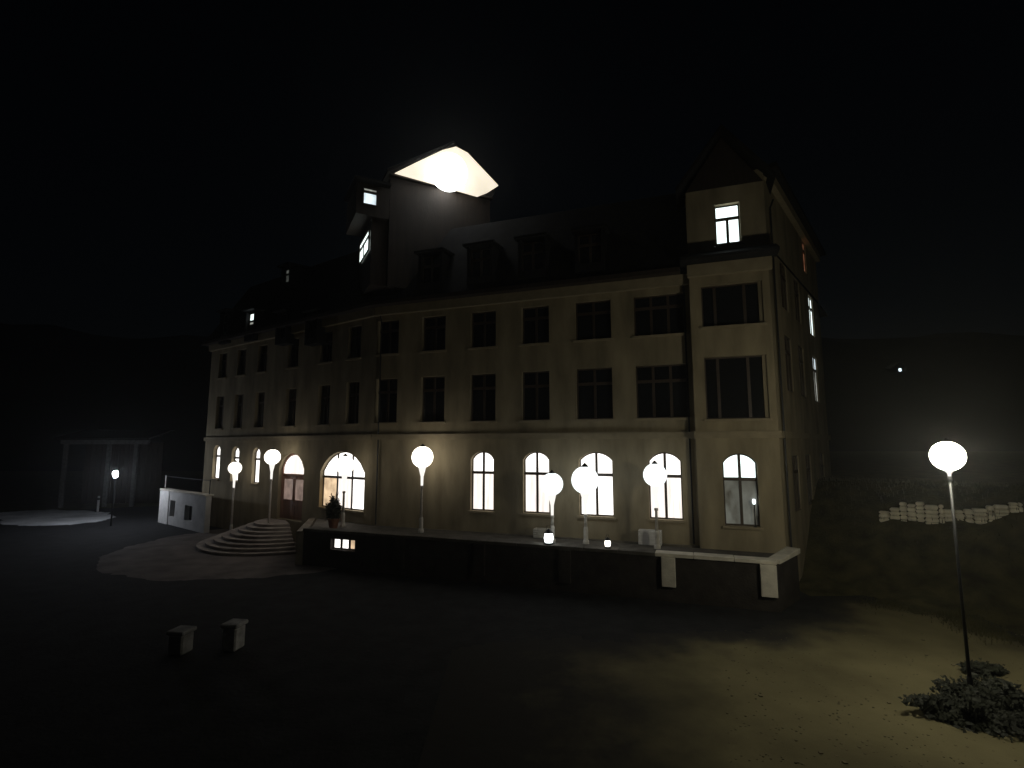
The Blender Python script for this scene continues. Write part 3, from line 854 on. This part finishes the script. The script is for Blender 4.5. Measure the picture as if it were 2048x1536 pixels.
# grass tufts at the path edge and on the bank
f = MB()
for k in range(15000):
    if k < 9000:
        x = random.uniform(10.5, 24); y = random.uniform(12, 26)
        if x + y < 29.6 or x + y > 40: continue
    else:
        t = random.random(); i = random.choice([5, 6, 6, 7])
        a, b = path[i], path[i + 1]
        x = a[0] + (b[0] - a[0]) * t + random.gauss(0, .3) + .25; y = a[1] + (b[1] - a[1]) * t + random.gauss(0, .3) + .25
    z = bank(x, y) - .02
    hgt = random.uniform(.06, .2); an = random.uniform(0, 6.28); ln = random.uniform(-.06, .06)
    dx, dy = math.cos(an) * .012, math.sin(an) * .012
    f.quad((x - dx, y - dy, z), (x + dx, y + dy, z), (x + ln, y + ln * .6, z + hgt))
tag(f.build('grass', 'blade'), 'short dry grass on the bank and path edge', 'grass', kind='stuff')
# loose stones scattered on the gravel
f = MB()
for k in range(500):
    px_, py_ = random.uniform(1450, 2048), random.uniform(1260, 1536)
    p = G(px_, py_)
    s = random.uniform(.006, .016)
    if random.random() < .04: s *= 2
    f.hexa([(p.x + a * s * random.uniform(.7, 1.2), p.y + b * s * random.uniform(.7, 1.2), .018 + c * s) for c in (0, .8) for a, b in ((-1, -1), (1, -1), (1, 1), (-1, 1))])
tag(f.build('loose_gravel', 'rubble_small'), 'loose stones scattered over the gravel path', 'gravel', kind='stuff')

# ------------------------------------------------------------------ low rubble wall on the bank
def on_bank(px, py):
    d = ray(px, py); t_ = 12.0
    while True:
        p = Vector((0, 0, CAM_H)) + d * t_
        if p.z <= bank(p.x, p.y) or t_ > 60: return p
        t_ += .02
wp = [on_bank(x, y) for x, y, Y in ((1757, 1034, 20.2), (1800, 1036, 19.7), (1850, 1040, 19.2), (1890, 1040, 19.0), (1930, 1034, 19.2), (1990, 1026, 19.6), (2048, 1018, 20.2))]
bw_ = thing('bank_wall', Vector((wp[2].x, wp[2].y, bank(wp[2].x, wp[2].y))), 'low pale rubble wall on the grassy bank behind the tall street lamp', 'wall')
for k in range(len(wp) - 1):
    a, b = wp[k], wp[k + 1]
    d = Vector((b.x - a.x, b.y - a.y, 0)); fr = Frame((a.x, a.y), -math.degrees(math.atan2(d.y, d.x)))
    zb = min(bank(a.x, a.y), bank(b.x, b.y)) - .25
    hgt = [.60, .62, .58, .42, .34, .30][k]
    s = 0.0
    while s < d.length - .05:
        wd = min(random.uniform(.2, .42), d.length - s)
        z = zb + random.uniform(-.02, .02)
        zt = (a.z + (b.z - a.z) * s / d.length) + hgt * random.uniform(.82, 1.05) * min(1, .45 + (s + (9 if k else 0)) * .6)
        z0 = zb
        while z0 < zt - .1:
            rh = min(random.uniform(.11, .2), zt - z0)
            MB().box(fr, s + .008, s + wd - .008, -.3 + random.uniform(-.03, .03), random.uniform(-.03, .03), z0 + .006, z0 + rh - .006).build('stone', 'rubble', bw_, bevel=random.uniform(.02, .05))
            z0 += rh
        s += wd

# ------------------------------------------------------------------ two pale stone blocks on the dark forecourt
for (x0, x1, y0, y1, lb) in ((441, 475, 1248, 1304, 'pale square stone block on the forecourt, the cleaner of two'), (333, 369, 1262, 1312, 'worn stone block on the forecourt beside the cleaner pale block')):
    b0 = G((x0 + x1) / 2, y1); d_ = b0.y
    p0, p1 = on_depth(x0, y1, d_), on_depth(x1, y0, d_)
    fr = Frame((p0.x, p0.y), 8)
    o = thing('stone_block', b0, lb, 'block', 'stone blocks on the forecourt')
    wd = p1.x - p0.x
    MB().box(fr, 0, wd, -.4, 0, .012, p1.z - .1).build('shaft', 'worn_render' if x0 > 400 else 'grey_stone', o, bevel=.035)
    MB().box(fr, -.04, wd + .04, -.44, .04, p1.z - .098, p1.z).build('cap', 'worn_render' if x0 > 400 else 'grey_stone', o, bevel=.025)

# ------------------------------------------------------------------ open shelter with a lamp, far left
YS = 43.0
sh0 = on_depth(112, 1030, YS); sh1 = on_depth(272, 1030, YS)
SF = Frame((sh0.x, YS), -4)
Ls = sh1.x - sh0.x
shel = thing('timber_shelter', SF.p(0, 0, 0), 'open timber shelter with pale posts at the far edge of the forecourt', 'shelter')
Hs = on_depth(120, 880, YS).z
for s in (0.05, Ls * .53, Ls * .86):
    MB().box(SF, s, s + .28, -.2, 0, 0, Hs - .35).build('post', 'grey_wood', shel)
MB().box(SF, -.2, Ls + .2, -.24, .03, Hs - .347, Hs).build('beam', 'grey_wood', shel)
for k in range(14):
    a = Ls * k / 14
    MB().box(SF, a + .02, a + Ls / 14 - .02, -2.6, -2.52, 0.05, Hs - .2).build('plank', 'timber_dark', shel)
MB().hexa([SF.p(-.5, .5, Hs + .003), SF.p(Ls + .5, .5, Hs + .003), SF.p(Ls + .5, -3, Hs + .8), SF.p(-.5, -3, Hs + .8),
           SF.p(-.5, .5, Hs + .15), SF.p(Ls + .5, .5, Hs + .15), SF.p(Ls + .5, -3, Hs + .95), SF.p(-.5, -3, Hs + .95)]).build('roof', 'slate', shel)
lp = on_depth(231, 948, 33.2)
wl = thing('small_lamp', Vector((lp.x, lp.y, 0)), 'small bright oval lamp on a thin post by the side road and timber shelter', 'lamp')
lamp_glow('small_globe', (.82, .88, 1.0), 300)
prof = [(.14 * math.sin(t) + .0005, -.22 * math.cos(t)) for t in [math.pi * (k / 12) for k in range(13)]]
MB().lathe(lp, prof, 16).build('globe', 'small_globe', wl, smooth=True)
MB().tube([(lp.x, lp.y, 0), (lp.x, lp.y, lp.z - .2)], .05, .03).build('post', 'iron', wl)
MB().lathe((lp.x, lp.y, lp.z + .19), [(.1, 0), (.06, .06), (.01, .1)], 12).build('cap', 'iron', wl)
mp = on_height(194, 1024, 0)
st = thing('marker_post', mp, 'thin pale marker post standing by the side road', 'post')
MB().box(Frame((mp.x, mp.y), 0), -.07, .07, -.1, .0, 0, 1.2).build('shaft', 'pale_render', st, bevel=.02)
MB().box(Frame((mp.x, mp.y), 0), -.072, .072, -.102, .002, .9, 1.05).build('band', 'iron', st)

# ------------------------------------------------------------------ dark hills and one far lit hut
hm = MB(); nxh, nyh = 60, 14
def hill(x, y):
    return -1 + sm(90, 420, y) * (96 + 22 * noise.noise(Vector((x * .004, y * .004, 3))) + 10 * noise.noise(Vector((x * .02, y * .02, 7))))
for j in range(nyh):
    for i in range(nxh):
        x = -700 + 1400 * i / (nxh - 1); y = 90 + 420 * j / (nyh - 1)
        hm.v.append((x, y, hill(x, y)))
for j in range(nyh - 1):
    for i in range(nxh - 1):
        a = j * nxh + i; hm.f.append((a, a + 1, a + nxh + 1, a + nxh))
struct(hm.build('hills', 'hill', smooth=True), 'dark mountain slope behind the hotel')
d_ = ray(1800, 740); t = 100.0
while (Vector((0, 0, CAM_H)) + d_ * t).z > hill(*(Vector((0, 0, CAM_H)) + d_ * t).xy) and t < 500: t += 1
hp = Vector((0, 0, CAM_H)) + d_ * (t - 1)
hz = hill(hp.x, hp.y)
HF = Frame((hp.x, hp.y), 0)
hut = thing('mountain_hut', (hp.x, hp.y, hz), 'tiny far hut with one lit window high on the dark slope', 'hut')
MB().box(HF, -3, 3, -5, 0, hz - 2, hp.z + 1.2).build('wall', 'timber_dark', hut)
MB().slab(HF, [(-3.5, hp.z + 1.21), (3.5, hp.z + 1.21), (0, hp.z + 3.6)], -5.5, .5).build('roof', 'slate', hut)
MB().box(HF, -.6, .6, .01, .06, hp.z - .6, hp.z + .7).build('window', 'pane_hut', hut)

# ------------------------------------------------------------------ thin volume added to imitate lens glow round the lamps
hzm = bpy.data.materials.new('glow_veil'); hzm.use_nodes = True
t = hzm.node_tree; t.nodes.clear()
pv = t.nodes.new('ShaderNodeVolumePrincipled'); oo = t.nodes.new('ShaderNodeOutputMaterial')
pv.inputs['Color'].default_value = (.9, .92, .9, 1); pv.inputs['Density'].default_value = .0010; pv.inputs['Anisotropy'].default_value = .7
t.links.new(pv.outputs[0], oo.inputs['Volume']); MATS['glow_veil'] = hzm
hz_ = MB().prism([(-1000, -310), (1000, -310), (1000, 1600), (-1000, 1600)], -4, 110).build('glow_volume', 'glow_veil')
tag(hz_, 'thin added volume imitating lens glow round the lamps', 'glow_veil', kind='stuff')
